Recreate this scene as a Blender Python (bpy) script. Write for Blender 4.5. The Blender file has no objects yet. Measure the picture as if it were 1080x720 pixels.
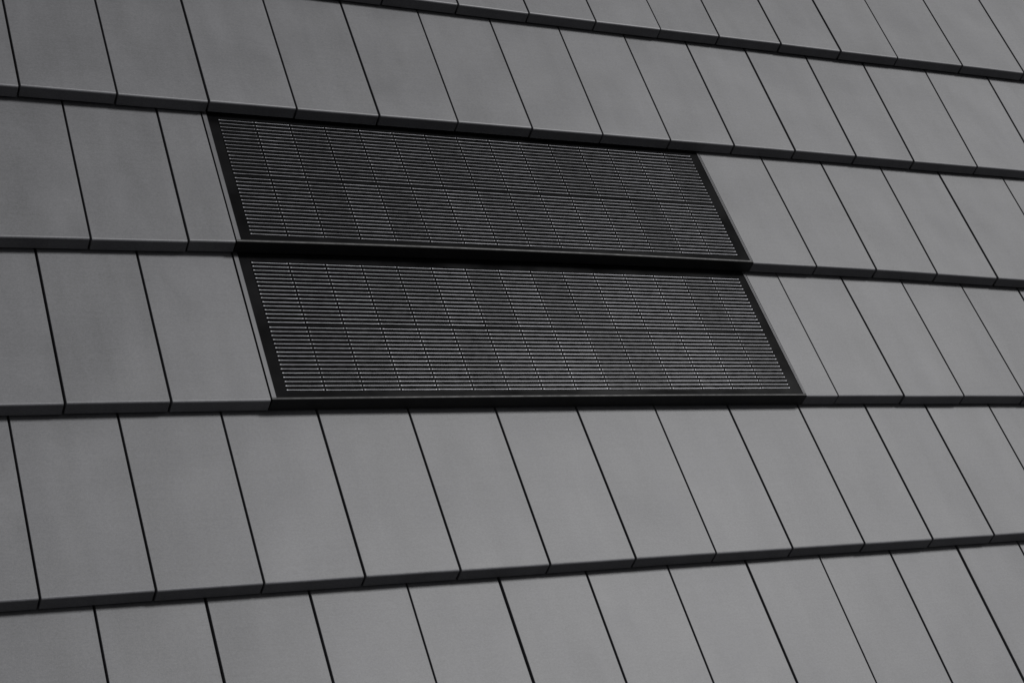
import bpy, bmesh, math, random
from mathutils import Vector, Matrix
random.seed(7)
SC = bpy.context.scene
COL = SC.collection

# ------------------------------------------------------------------ units
W = 0.20                       # one tile width in metres; all roof coordinates below are in tile widths
GAUGE, STEP = 1.875, 0.162     # exposed tile length, height of a tile's nose
PITCH = math.radians(45)
ORIGIN = Vector((0, 0, 5.2))   # world place of the roof coordinate (u 0, v 0)
ROOF_R = Matrix.Rotation(PITCH, 4, 'X')        # roof axes: x along the rows, y up the slope, z off the roof


def roof_local(u, v, n):
    return Vector((u * W, -v * W, n * W))


def roof_world(u, v, n):
    return ORIGIN + (ROOF_R @ roof_local(u, v, n))


# ------------------------------------------------------------------ camera
CAM = ((0.8692938, 0.26064525, 0.41999087), (0.00988973, 0.84033398, -0.54197878), (0.4941968, -0.47529239, -0.72791941))
CAM_AT = (-5.43463807, 15.44998522, 13.46243628)
FPX = 1808.5


def project(u, v, n):
    d = (u - CAM_AT[0], v - CAM_AT[1], n - CAM_AT[2])
    x, y, z = (sum(r[i] * d[i] for i in range(3)) for r in CAM)
    return 540 + FPX * x / z, 360 + FPX * y / z


def make_camera():
    cd = bpy.data.cameras.new('camera')
    cd.sensor_width, cd.sensor_fit = 36, 'HORIZONTAL'
    cd.lens = FPX / 1080 * 36
    cd.clip_start, cd.clip_end = 0.05, 3000
    co = bpy.data.objects.new('camera', cd)
    COL.objects.link(co)
    ax = []
    for r, s in ((CAM[0], 1), (CAM[1], -1), (CAM[2], -1)):     # right, up, backwards
        ax.append((ROOF_R.to_3x3() @ Vector((r[0], -r[1], r[2]))) * s)
    m = Matrix((ax[0], ax[1], ax[2])).transposed().to_4x4()
    m.translation = roof_world(*CAM_AT)
    co.matrix_world = m
    SC.camera = co


make_camera()


# ------------------------------------------------------------------ materials
def new_mat(name):
    m = bpy.data.materials.new(name)
    m.use_nodes = True
    nt = m.node_tree
    return m, nt, nt.nodes['Principled BSDF']


def node(nt, typ, **kw):
    n = nt.nodes.new(typ)
    for k, v in kw.items():
        setattr(n, k, v)
    return n


def mathn(nt, op, a, b):
    n = node(nt, 'ShaderNodeMath', operation=op)
    for i, x in enumerate((a, b)):
        if isinstance(x, (int, float)):
            n.inputs[i].default_value = x
        else:
            nt.links.new(x, n.inputs[i])
    return n.outputs[0]


def maprange(nt, x, a, b, c, d):
    n = node(nt, 'ShaderNodeMapRange')
    for i, v in enumerate((a, b, c, d)):
        n.inputs[i + 1].default_value = v
    nt.links.new(x, n.inputs[0])
    return n.outputs[0]


def tile_coords(nt):
    """object coordinates shifted by a random amount per object, so no two tiles share a pattern"""
    tc = node(nt, 'ShaderNodeTexCoord')
    oi = node(nt, 'ShaderNodeObjectInfo')
    sh = node(nt, 'ShaderNodeVectorMath', operation='SCALE')
    sh.inputs[0].default_value = (37.1, 53.7, 11.3)
    nt.links.new(oi.outputs['Random'], sh.inputs['Scale'])
    ad = node(nt, 'ShaderNodeVectorMath', operation='ADD')
    nt.links.new(tc.outputs['Object'], ad.inputs[0])
    nt.links.new(sh.outputs[0], ad.inputs[1])
    return ad.outputs[0], oi.outputs['Random']


def noise(nt, vec, scale, detail=3, rough=.55, stretch=(1, 1, 1), dist=0):
    mp = node(nt, 'ShaderNodeMapping')
    mp.inputs['Scale'].default_value = stretch
    nt.links.new(vec, mp.inputs['Vector'])
    n = node(nt, 'ShaderNodeTexNoise')
    n.inputs['Scale'].default_value = scale
    n.inputs['Detail'].default_value = detail
    n.inputs['Roughness'].default_value = rough
    n.inputs['Distortion'].default_value = dist
    nt.links.new(mp.outputs[0], n.inputs['Vector'])
    return n.outputs[0]


def grey(nt, val):
    c = node(nt, 'ShaderNodeCombineColor')
    for i, k in enumerate((0.98, 0.985, 1.06)):
        nt.links.new(mathn(nt, 'MULTIPLY', val, k), c.inputs[i])
    return c.outputs[0]


def tile_material(name='dark grey engobed tile', gain=1.0):
    m, nt, b = new_mat(name)
    vec, rnd = tile_coords(nt)
    cloud = noise(nt, vec, 9, 4, .55, (1, .55, 1), .6)
    streak = noise(nt, vec, 14, 3, .5, (1.6, .22, 1), .3)
    brush = noise(nt, vec, 60, 3, .6, (.22, 2.2, 1))
    speck = noise(nt, vec, 520, 2, .7)
    v = mathn(nt, 'ADD', maprange(nt, cloud, .25, .75, -.13, .13), maprange(nt, streak, .3, .7, -.07, .07))
    v = mathn(nt, 'ADD', v, maprange(nt, brush, .3, .7, -.035, .035))
    v = mathn(nt, 'ADD', v, maprange(nt, speck, .3, .7, -.10, .10))
    grain = noise(nt, vec, 240, 2, .8, (.8, 1.1, 1))
    v = mathn(nt, 'ADD', v, maprange(nt, grain, .35, .65, -.11, .11))
    v = mathn(nt, 'ADD', v, maprange(nt, rnd, 0, 1, .925, 1.075))
    nt.links.new(grey(nt, mathn(nt, 'MULTIPLY', v, TILE_ALBEDO * gain)), b.inputs['Base Color'])
    r = mathn(nt, 'ADD', maprange(nt, cloud, .3, .7, -.012, .014), TILE_ROUGH)
    nt.links.new(r, b.inputs['Roughness'])
    b.inputs['Specular IOR Level'].default_value = TILE_SPEC
    h = mathn(nt, 'ADD', mathn(nt, 'MULTIPLY', speck, .00016), mathn(nt, 'MULTIPLY', brush, .00012))
    warp = noise(nt, vec, 4.5, 1, .4)          # the slight bow of a fired tile
    h = mathn(nt, 'ADD', h, mathn(nt, 'MULTIPLY', warp, .006))
    bp = node(nt, 'ShaderNodeBump')
    bp.inputs['Strength'].default_value = .8
    bp.inputs['Distance'].default_value = 1
    nt.links.new(h, bp.inputs['Height'])
    nt.links.new(bp.outputs[0], b.inputs['Normal'])
    return m


def plain_material(name, val, rough, metal=0, spec=.5, vary=.1, scale=80, stretch=(1, 1, 1), each=0.0):
    m, nt, b = new_mat(name)
    vec, rnd = tile_coords(nt)
    n = noise(nt, vec, scale, 3, .6, stretch)
    tone = mathn(nt, 'MULTIPLY', maprange(nt, rnd, 0, 1, 1 - each, 1 + each), val)
    nt.links.new(grey(nt, mathn(nt, 'MULTIPLY', maprange(nt, n, .3, .7, 1 - vary, 1 + vary), tone)), b.inputs['Base Color'])
    nt.links.new(maprange(nt, n, .3, .7, rough - .05, rough + .05), b.inputs['Roughness'])
    b.inputs['Metallic'].default_value = metal
    b.inputs['Specular IOR Level'].default_value = spec
    return m


TILE_ALBEDO, TILE_ROUGH, TILE_SPEC = .103, .50, .48
M_TILE = tile_material()
M_EDGE = tile_material('painted highlight tile arris', 1.7)  # highlight along the nose arris, painted as a lighter base colour
M_GLASS = plain_material('black matt solar glass', .006, .2, 0, .04, .5, 7)
M_CELL = plain_material('black silicon cell', .003, .2, 0, .05, .2, 60)
M_WIRE = plain_material('tinned contact wire', .27, .42, .5, .5, .30, 45, (1, 6, 1), .22)
M_RAIL = plain_material('grey anodised rail', .072, .45, .3, .5, .06, 60)
M_FRONT = plain_material('black anodised front rail', .005, .5, 0, .3, .1, 60)
M_LAY = plain_material('black underlay', .015, .9, 0, .2, .2, 30)
M_GROUND = plain_material('dark asphalt yard', .04, .95, 0, .2, .3, 3)


# ------------------------------------------------------------------ the rows: nose lines and joints, in tile widths
def poly(a, b, c):
    def fn(u):
        x = max(-2.0, min(13.0, u)) - 4
        return a * x * x + b * x + c
    return fn


NOSE = {-1: poly(0, 0, 0.0), 0: poly(-.00045, .0038, 1.860), 1: poly(.00021, .00131, 3.7555), 2: poly(.00208, -.0008, 5.5765),
        3: poly(.00079, -.00058, 7.4635), 4: poly(.00025, -.003, 9.370), 5: poly(0, 0, 11.247), 6: poly(0, 0, 13.12)}

# joints: (u at the nose, u at the head)
J = {
    0: [(-2.69, -2.69), (-1.69, -1.69), (-.69, -.69), (.31, .31), (1.31, 1.31), (2.31, 2.31), (3.31, 3.31), (4.314, 4.314), (5.313, 5.316), (6.303, 6.31), (7.306, 7.31), (8.252, 8.27), (9.293, 9.31),
        (10.349, 10.37), (11.397, 11.43), (12.647, 12.68), (13.896, 13.94), (15.05, 15.09), (16.1, 16.14)],
    1: [(-3.224, -3.22), (-2.224, -2.22), (-1.224, -1.222), (-.219, -.216), (.779, .783), (1.786, 1.791), (2.784, 2.79), (3.784, 3.806), (4.777, 4.806),
        (5.764, 5.805), (6.763, 6.8), (7.745, 7.784), (8.724, 8.761), (9.747, 9.814), (10.763, 10.848), (11.929, 12.02), (13.16, 13.26),
        (14.3, 14.38), (15.3, 15.38)],
    2: [(-2.768, -2.761), (-1.768, -1.761), (-.768, -.761), (.224, .237), (.722, .722), None, (7.290, 7.262), (8.26, 8.246), (9.217, 9.234), (10.235, 10.264),
        (11.287, 11.307), (12.49, 12.517), (13.55, 13.58), (14.6, 14.63)],
    3: [(-3.273, -3.277), (-2.273, -2.277), (-1.273, -1.277), (-.278, -.278), (.718, .718), None, (7.292, 7.252), (7.768, 7.73), (8.775, 8.736), (9.742, 9.718),
        (10.77, 10.745), (11.77, 11.75), (12.77, 12.75)],
    4: [(-3.744, -3.756), (-2.744, -2.756), (-1.744, -1.756), (-.742, -.756), (.256, .248), (1.251, 1.241), (2.251, 2.241), (3.25, 3.251), (4.259, 4.24),
        (5.265, 5.248), (6.277, 6.251), (7.282, 7.254), (8.28, 8.253), (9.235, 9.205), (10.275, 10.255), (11.275, 11.26), (12.275, 12.26)],
    5: [(-3.26, -3.257), (-2.26, -2.257), (-1.26, -1.257), (-.26, -.257), (.735, .735), (1.731, 1.731), (2.727, 2.727), (3.728, 3.731), (4.72, 4.723), (5.725, 5.728),
        (6.725, 6.728), (7.735, 7.74), (8.743, 8.748), (9.72, 9.725), (10.73, 10.74), (11.73, 11.74), (12.73, 12.74)],
    6: [(-2.75 + i, -2.75 + i) for i in range(14)],
}
THIN = {(3, 7.768)}            # a joint that is pressed almost shut


# ------------------------------------------------------------------ helpers
def link(name, me, mat, loc, parent=None, flat=True):
    o = bpy.data.objects.new(name, me)
    COL.objects.link(o)
    if mat:
        me.materials.append(mat)
    o.parent = parent
    if parent is None:
        o.matrix_world = Matrix.Translation(loc) @ ROOF_R
    else:
        o.location = loc
    return o


def tag(o, label, cat, group=None, kind=None):
    o['label'], o['category'] = label, cat
    if group:
        o['group'] = group
    if kind:
        o['kind'] = kind


def lerp(a, b, s):
    return a + (b - a) * s


# a cross section is a list of (w, dv, dn): w 0..1 from head line to nose line, then metric offsets along v and n (in tile widths)
mm = .001 / W
TILE_SECTION = [(-.19, 0, 0), (.33, 0, 0), (.66, 0, 0), (1, 0, 0), (1, 7.5 * mm, -25 * mm), (1, -14 * mm, -27 * mm), (1, -18 * mm, -15 * mm), (-.19, 0, -15 * mm)]


class Patch:
    """maps (s, w) on one row between two joint lines to roof coordinates"""

    def __init__(self, k, left, right, gl, gr, dn=0.0, tilt=0.0, slip=0.0):
        self.k, self.L, self.R, self.gl, self.gr, self.dn, self.tilt, self.slip = k, left, right, gl, gr, dn, tilt, slip

    def at(self, s, w, dv=0, dn=0):
        uL = lerp(self.L[1], self.L[0], w) + self.gl
        uR = lerp(self.R[1], self.R[0], w) - self.gr
        u = lerp(uL, uR, s)
        v = lerp(NOSE[self.k - 1](u), NOSE[self.k](u), w)
        return u, v + dv + self.slip, STEP * w + dn + self.dn + self.tilt * (s - .5)

    def base(self):
        u, v, n = self.at(.5, 1)
        return u, v, n - STEP


def section_mesh(name, patch, section, org, ss=(0, .25, .5, .75, 1)):
    bm = bmesh.new()
    rings = []
    for s in ss:
        rings.append([bm.verts.new(roof_local(*patch.at(s, *q)) - org) for q in section])
    n = len(section)
    for a, b in zip(rings, rings[1:]):
        for i in range(n):
            bm.faces.new((a[i], a[(i + 1) % n], b[(i + 1) % n], b[i]))
    bm.faces.new(rings[0][::-1])
    bm.faces.new(rings[-1])
    bmesh.ops.recalc_face_normals(bm, faces=bm.faces)
    return bm, rings


def edge_between(a, b):
    for e in a.link_edges:
        if e.other_vert(a) is b:
            return e


def finish(bm, name, smooth=False):
    me = bpy.data.meshes.new(name)
    bm.to_mesh(me)
    bm.free()
    for p in me.polygons:
        p.use_smooth = smooth
    return me


def smooth_small(me, limit):
    for p in me.polygons:
        p.use_smooth = False


def make_tile(k, left, right, gl, gr):
    patch = Patch(k, left, right, gl, gr, random.uniform(-.8, .8) * mm, random.uniform(-.9, .9) * mm, random.uniform(-1.1, 1.1) * mm)
    org = roof_local(*patch.base())
    bm, rings = section_mesh('roof_tile', patch, TILE_SECTION, org)
    nose_top = [edge_between(a[3], b[3]) for a, b in zip(rings, rings[1:])]
    nose_bot = [edge_between(a[4], b[4]) for a, b in zip(rings, rings[1:])]
    ends = []
    for r in (rings[0], rings[-1]):
        ends += [edge_between(r[i], r[i + 1]) for i in (0, 1, 2)] + [edge_between(r[3], r[4])]
    # three passes of different radius
    bmesh.ops.bevel(bm, geom=nose_top, offset=.0034, offset_type='OFFSET', segments=3, profile=.5, affect='EDGES', clamp_overlap=True)
    bm.edges.ensure_lookup_table()
    sides = [e for e in bm.edges if len(e.link_faces) == 2 and is_side_edge(e, patch, org)]
    bmesh.ops.bevel(bm, geom=sides, offset=.0009, offset_type='OFFSET', segments=2, profile=.5, affect='EDGES', clamp_overlap=True)
    bots = [e for e in bm.edges if len(e.link_faces) == 2 and is_nose_bottom(e, org, patch)]
    bmesh.ops.bevel(bm, geom=bots, offset=.0016, offset_type='OFFSET', segments=2, profile=.5, affect='EDGES', clamp_overlap=True)
    # the water-bar that runs under the neighbour's edge
    fl = Patch(k, left, (left[0] + .07, left[1] + .07), 0, 0, patch.dn)
    sec = [(-.15, 0, -16.5 * mm), (1, -32 * mm, -16.5 * mm), (1, -32 * mm, -21 * mm), (-.15, 0, -21 * mm)]
    shift = []
    for s in (0, 1):
        shift.append([bm.verts.new(roof_local(*[c + d for c, d in zip(fl.at(s, *q), (-.075, 0, 0))]) - org) for q in sec])
    for i in range(4):
        bm.faces.new((shift[0][i], shift[0][(i + 1) % 4], shift[1][(i + 1) % 4], shift[1][i]))
    bm.faces.new(shift[0][::-1])
    bm.faces.new(shift[1])
    bmesh.ops.recalc_face_normals(bm, faces=bm.faces)
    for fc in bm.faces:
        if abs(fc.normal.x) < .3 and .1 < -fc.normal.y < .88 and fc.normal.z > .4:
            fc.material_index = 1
    me = finish(bm, 'roof_tile')
    o = link('roof_tile', me, M_TILE, ORIGIN + ROOF_R @ org)
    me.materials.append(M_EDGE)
    return o


def is_side_edge(e, patch, org):
    """edges where the top or the nose meets a side face"""
    n1, n2 = (f.normal for f in e.link_faces)
    if n1.length < .5 or n2.length < .5:
        return False
    a, b = abs(n1.x), abs(n2.x)
    if not ((a > .9 and b < .3) or (b > .9 and a < .3)):
        return False
    other = n2 if a > .9 else n1
    return other.z > .3 or other.y < -.5


def is_nose_bottom(e, org, patch):
    n1, n2 = (f.normal for f in e.link_faces)
    ys, zs = sorted((n1.y, n2.y)), sorted((n1.z, n2.z))
    return ys[0] < -.8 and zs[0] < -.9 and abs(n1.x) < .3 and abs(n2.x) < .3


# ------------------------------------------------------------------ which tiles the photograph shows, for their descriptions
def shows(k, left, right):
    for i in range(13):
        for j in range(13):
            s, w = i / 12, j / 12
            u = lerp(lerp(left[1], left[0], w), lerp(right[1], right[0], w), s)
            v = lerp(NOSE[k - 1](u), NOSE[k](u), w)
            x, y = project(u, v, STEP * w)
            if 2 < x < 1078 and 2 < y < 718:
                return True
    return False


ORD = 'first second third fourth fifth sixth seventh eighth ninth tenth eleventh twelfth thirteenth fourteenth fifteenth sixteenth'.split()
OUT = 'flat grey roof tile continuing its row outside the picture'


def where(i, n):
    return 'leftmost' if i == 0 else ('rightmost' if i == n - 1 else ORD[i] + ' from left')


ROWTEXT = {0: 'top row, two above the upper panel', 1: 'row directly above the upper panel',
           4: 'row directly below the lower panel', 5: 'bottom row, two below the lower panel'}
SIDETEXT = {2: 'upper', 3: 'lower'}
for k, js in J.items():
    runs, cur = [], []
    for j in js + [None]:
        if j is None:
            if cur:
                runs.append(cur)
            cur = []
        else:
            cur.append(j)
    for ri, run in enumerate(runs):
        cells = []
        gaps = [(.0036 if (k, j[0]) in THIN else random.uniform(.0098, .0132) * (1.25 if j[0] > 7.5 else 1)) for j in run]
        if k in (2, 3):
            gaps[-1 if ri == 0 else 0] = .002
        for i in range(len(run) - 1):
            cells.append((run[i], run[i + 1], gaps[i], gaps[i + 1]))
        seen = [c for c in cells if shows(k, c[0], c[1])]
        for c in cells:
            o = make_tile(k, *c)
            if c not in seen:
                tag(o, OUT, 'roof tile', 'roof tiles continuing outside the picture', 'thing')
                continue
            i, n = seen.index(c), len(seen)
            narrow = c[1][0] - c[0][0] < .7
            if k in ROWTEXT:
                lab = f'grey roof tile, {where(i, n)} in the {ROWTEXT[k]}'
            elif narrow:
                lab = f'narrow half-width grey roof tile against the {"left" if ri == 0 else "right"} edge of the {SIDETEXT[k]} solar panel'
            elif ri == 0:
                d = n - i
                nar = run[-1][0] - run[-2][0] < .7
                lab = f'wide grey roof tile, {ORD[d - 1]} one left of the {SIDETEXT[k]} solar panel' if not nar else \
                    f'wide grey roof tile, {ORD[d - 2]} one left of the narrow tile beside the {SIDETEXT[k]} solar panel'
            else:
                nar = run[1][0] - run[0][0] < .7
                lab = f'wide grey roof tile, {ORD[i]} one right of the {SIDETEXT[k]} solar panel' if not nar else \
                    f'wide grey roof tile, {ORD[i - 1]} one right of the narrow tile beside the {SIDETEXT[k]} solar panel'
            tag(o, lab, 'roof tile', 'flat grey roof tiles', 'thing')


# ------------------------------------------------------------------ solar panels
CELL_W, WIRE = .4140, .0517
CELL_H = 16 * WIRE


def box(bm, x0, x1, y0, y1, z0, z1):
    vs = [bm.verts.new(Vector(p) * W) for p in ((x0, y0, z0), (x1, y0, z0), (x1, y1, z0), (x0, y1, z0), (x0, y0, z1), (x1, y0, z1), (x1, y1, z1), (x0, y1, z1))]
    fs = []
    for f in ((0, 3, 2, 1), (4, 5, 6, 7), (0, 1, 5, 4), (1, 2, 6, 5), (2, 3, 7, 6), (3, 0, 4, 7)):
        fs.append(bm.faces.new([vs[i] for i in f]))
    return fs


def cell_mesh():
    """one half cut cell: black wafer with sixteen round-topped wires and their solder pads"""
    rnd = random.Random(3)
    bm = bmesh.new()
    g = .0045
    box(bm, -CELL_W / 2 + g, CELL_W / 2 - g, -CELL_H / 2 + .003, CELL_H / 2 - .003, 0, .0016)
    for i in range(16):
        y = (i - 7.5) * WIRE + rnd.uniform(-.0012, .0012)
        h = .0030 * rnd.uniform(.9, 1.1)
        x0, x1 = -CELL_W / 2 + g * rnd.uniform(1.5, 2.7), CELL_W / 2 - g * rnd.uniform(1.5, 2.7)
        # ridge profile, three facets
        prof = [(-h, .0016), (-h * .55, .0036), (h * .55, .0036), (h, .0016)]
        xs = [lerp(x0, x1, q / 6) for q in range(7)]
        sag = [rnd.uniform(-.0007, .0007) for _ in xs]
        ring = [[bm.verts.new(Vector((x, y + sg + p, z)) * W) for p, z in prof] for x, sg in zip(xs, sag)]
        for a, b in zip(ring, ring[1:]):
            for q in range(3):
                f = bm.faces.new((a[q], a[q + 1], b[q + 1], b[q]))
                f.material_index = 1
        for x in (x0 + .007, x1 - .007):
            for f in box(bm, x - .007, x + .007, y - h * 1.3, y + h * 1.3, .0017, .0044):
                f.material_index = 1
    bmesh.ops.recalc_face_normals(bm, faces=bm.faces)
    me = finish(bm, 'solar_cell')
    me.materials.append(M_CELL)
    me.materials.append(M_WIRE)
    return me


CELL_ME = cell_mesh()
GLASS_UP = 0.4 * mm


def make_panel(k, uL, uR, vwire, label):
    """uL, uR: outer edges at (nose, head); vwire: where the first wire lies"""
    patch = Patch(k, uL, uR, 0, 0)
    bu, bv, bn = patch.base()
    org = roof_local(bu, bv, bn)
    root = bpy.data.objects.new('solar_panel', None)
    COL.objects.link(root)
    root.empty_display_size = .1
    root.matrix_world = Matrix.Translation(ORIGIN + ROOF_R @ org) @ ROOF_R
    tag(root, label, 'solar panel', 'black solar panels set into the tiles')
    rail_l, rail_r = .052, .030
    # laminate
    lam = Patch(k, (uL[0] + rail_l, uL[1] + rail_l), (uR[0] - rail_r, uR[1] - rail_r), 0, 0)
    sec = [(-.16, 0, GLASS_UP), (.5, 0, GLASS_UP), (1, -.034, GLASS_UP), (1, -.034, GLASS_UP - 5 * mm), (-.16, 0, GLASS_UP - 5 * mm)]
    bm, _ = section_mesh('glass_laminate', lam, sec, org, [i / 8 for i in range(9)])
    glass = link('glass_laminate', finish(bm, 'glass_laminate'), M_GLASS, (0, 0, 0), root)
    # side rails: a flat strip with a raised outer lip
    for side in (0, 1):
        if side == 0:
            a, b = (uL[0], uL[1]), (uL[0] + rail_l, uL[1] + rail_l)
        else:
            a, b = (uR[0] - rail_r, uR[1] - rail_r), (uR[0], uR[1])
        rp = Patch(k, a, b, .0006, .0006)
        up = GLASS_UP + 1.6 * mm
        if side == 0:
            prof = [(0, up), (.86, up), (1, up - 1.4 * mm)]
        else:
            prof = [(0, up - .8 * mm), (.12, up), (.36, up), (.44, up - 2.2 * mm), (.62, up - 2.2 * mm), (.70, up - .2 * mm), (1, up - .2 * mm)]
        bm = bmesh.new()
        cols = []
        for w_, dv in ((-.16, 0), (.33, 0), (.66, 0), (1, -.024)):
            cols.append([bm.verts.new(roof_local(*rp.at(s, w_, dv, h)) - org) for s, h in prof] +
                        [bm.verts.new(roof_local(*rp.at(s, w_, dv, -18 * mm)) - org) for s in (1, 0)])
        n = len(cols[0])
        for p, q in zip(cols, cols[1:]):
            for i in range(n):
                bm.faces.new((p[i], p[(i + 1) % n], q[(i + 1) % n], q[i]))
        bm.faces.new(cols[0])
        bm.faces.new(cols[-1][::-1])
        bmesh.ops.recalc_face_normals(bm, faces=bm.faces)
        link('side_rail', finish(bm, 'side_rail'), M_RAIL, (0, 0, 0), root)
    # front rail: lip with two rounded arrises, then the deep nose
    fp = Patch(k, (uL[0] + .001, uL[1] + .001), (uR[0] + .010, uR[1] + .010), 0, 0)
    z = GLASS_UP
    sec = [(1, -.034, z + .2 * mm), (1, -.032, z + 1.2 * mm), (1, -.028, z + 1.6 * mm), (1, -.022, z + 1.2 * mm), (1, -.010, z + 1.0 * mm), (1, -.003, z + 1.7 * mm), (1, .001, z + 1.2 * mm), (1, .004, z + .2 * mm),
           (1, 6.5 * mm, -26 * mm), (1, 4 * mm, -28.5 * mm), (1, -.07, -29.5 * mm), (1, -.07, -10 * mm), (1, -.034, -8 * mm)]
    bm, _ = section_mesh('front_rail', fp, sec, org, [i / 8 for i in range(9)])
    link('front_rail', finish(bm, 'front_rail'), M_FRONT, (0, 0, 0), root)
    # thirty half cells in two rows
    um = (.895 + 7.106) / 2
    for r in range(2):
        for c in range(15):
            u = um + (c - 7) * CELL_W
            v = vwire(u) + .001 + 7.5 * WIRE + r * (16 * WIRE + .0115)
            v0, v1 = NOSE[k - 1](u), NOSE[k](u)
            w_ = (v - v0) / (v1 - v0)
            o = bpy.data.objects.new('solar_cell', CELL_ME)
            COL.objects.link(o)
            o.parent = glass
            o.location = roof_local(u, v, STEP * w_ + GLASS_UP + .25 * mm) - org
            slope = math.atan2(STEP, v1 - v0)
            o.rotation_euler = (-slope, 0, 0)
            # a solar_cell with the same mesh, turned half the time so that neighbours differ
            if (c * 7 + r * 3) % 2:
                o.rotation_euler = (slope, 0, math.pi)
    return root


make_panel(2, (.730, .735), (7.277, 7.250), lambda u: 3.871, 'upper solar panel with fine silver wires, its top edge under a row of grey tiles')
make_panel(3, (.726, .730), (7.279, 7.235), lambda u: 5.742, 'lower solar panel with fine silver wires, its top edge under the other solar panel')

# ------------------------------------------------------------------ setting
bm = bmesh.new()
vs = [bm.verts.new(roof_local(u, v, -.17)) for u, v in ((-6, 16), (18, 16), (18, -2.2), (-6, -2.2))]
bm.faces.new(vs)
o = link('roof_underlay', finish(bm, 'roof_underlay'), M_LAY, ORIGIN)
o['kind'] = 'structure'
bm = bmesh.new()
vs = [bm.verts.new((x, y, 0)) for x, y in ((-800, -800), (800, -800), (800, 800), (-800, 800))]
bm.faces.new(vs)
o = bpy.data.objects.new('ground', finish(bm, 'ground'))
COL.objects.link(o)
o.data.materials.append(M_GROUND)
o['kind'] = 'structure'

# ------------------------------------------------------------------ light
SUN_ROOF = Vector((.50, .40, .77)).normalized()      # towards the sun, in roof axes
SUN_DIR = (ROOF_R.to_3x3() @ SUN_ROOF).normalized()
sd = bpy.data.lights.new('sun', 'SUN')
sd.energy, sd.angle = 4.6, math.radians(11)
sd.color = (1, .996, .99)
so = bpy.data.objects.new('sun', sd)
COL.objects.link(so)
so.rotation_euler = SUN_DIR.to_track_quat('Z', 'Y').to_euler()
wd = bpy.data.worlds.new('World')
SC.world = wd
wd.use_nodes = True
nt = wd.node_tree
sky = nt.nodes.new('ShaderNodeTexSky')
sky.sky_type = 'NISHITA'
sky.sun_disc = False
sky.sun_elevation = math.asin(SUN_DIR.z)
sky.sun_rotation = math.atan2(SUN_DIR.x, SUN_DIR.y)
hs = nt.nodes.new('ShaderNodeHueSaturation')          # the photograph is black and white
hs.inputs['Saturation'].default_value = .04
nt.links.new(sky.outputs[0], hs.inputs['Color'])
bg = nt.nodes['Background']
bg.inputs['Strength'].default_value = .05
# glow added to the sky, up the slope to the right, for the tile sheen
tc = nt.nodes.new('ShaderNodeTexCoord')


def added_sky_glow(prev, roof_dir, edge, power):
    dp = nt.nodes.new('ShaderNodeVectorMath')
    dp.operation = 'DOT_PRODUCT'
    dp.inputs[1].default_value = (ROOF_R.to_3x3() @ Vector(roof_dir)).normalized()
    nt.links.new(tc.outputs['Generated'], dp.inputs[0])
    mr = nt.nodes.new('ShaderNodeMapRange')
    mr.interpolation_type = 'SMOOTHSTEP'
    for i_, v_ in enumerate((edge, 1.0, 0.0, power)):
        mr.inputs[i_ + 1].default_value = v_
    nt.links.new(dp.outputs['Value'], mr.inputs[0])
    ad = nt.nodes.new('ShaderNodeMixRGB')
    ad.blend_type = 'ADD'
    ad.inputs[0].default_value = 1
    nt.links.new(prev, ad.inputs[1])
    nt.links.new(mr.outputs[0], ad.inputs[2])
    return ad.outputs[0]


out = added_sky_glow(hs.outputs[0], (.633, .44, .607), .80, 6)
nt.links.new(out, bg.inputs['Color'])

vs_ = SC.view_settings
vs_.view_transform, vs_.look, vs_.gamma, vs_.use_curve_mapping = 'Standard', 'None', 1, False
vs_.exposure = -0.81
SC.render.engine = 'CYCLES'
SC.cycles.max_bounces = 6
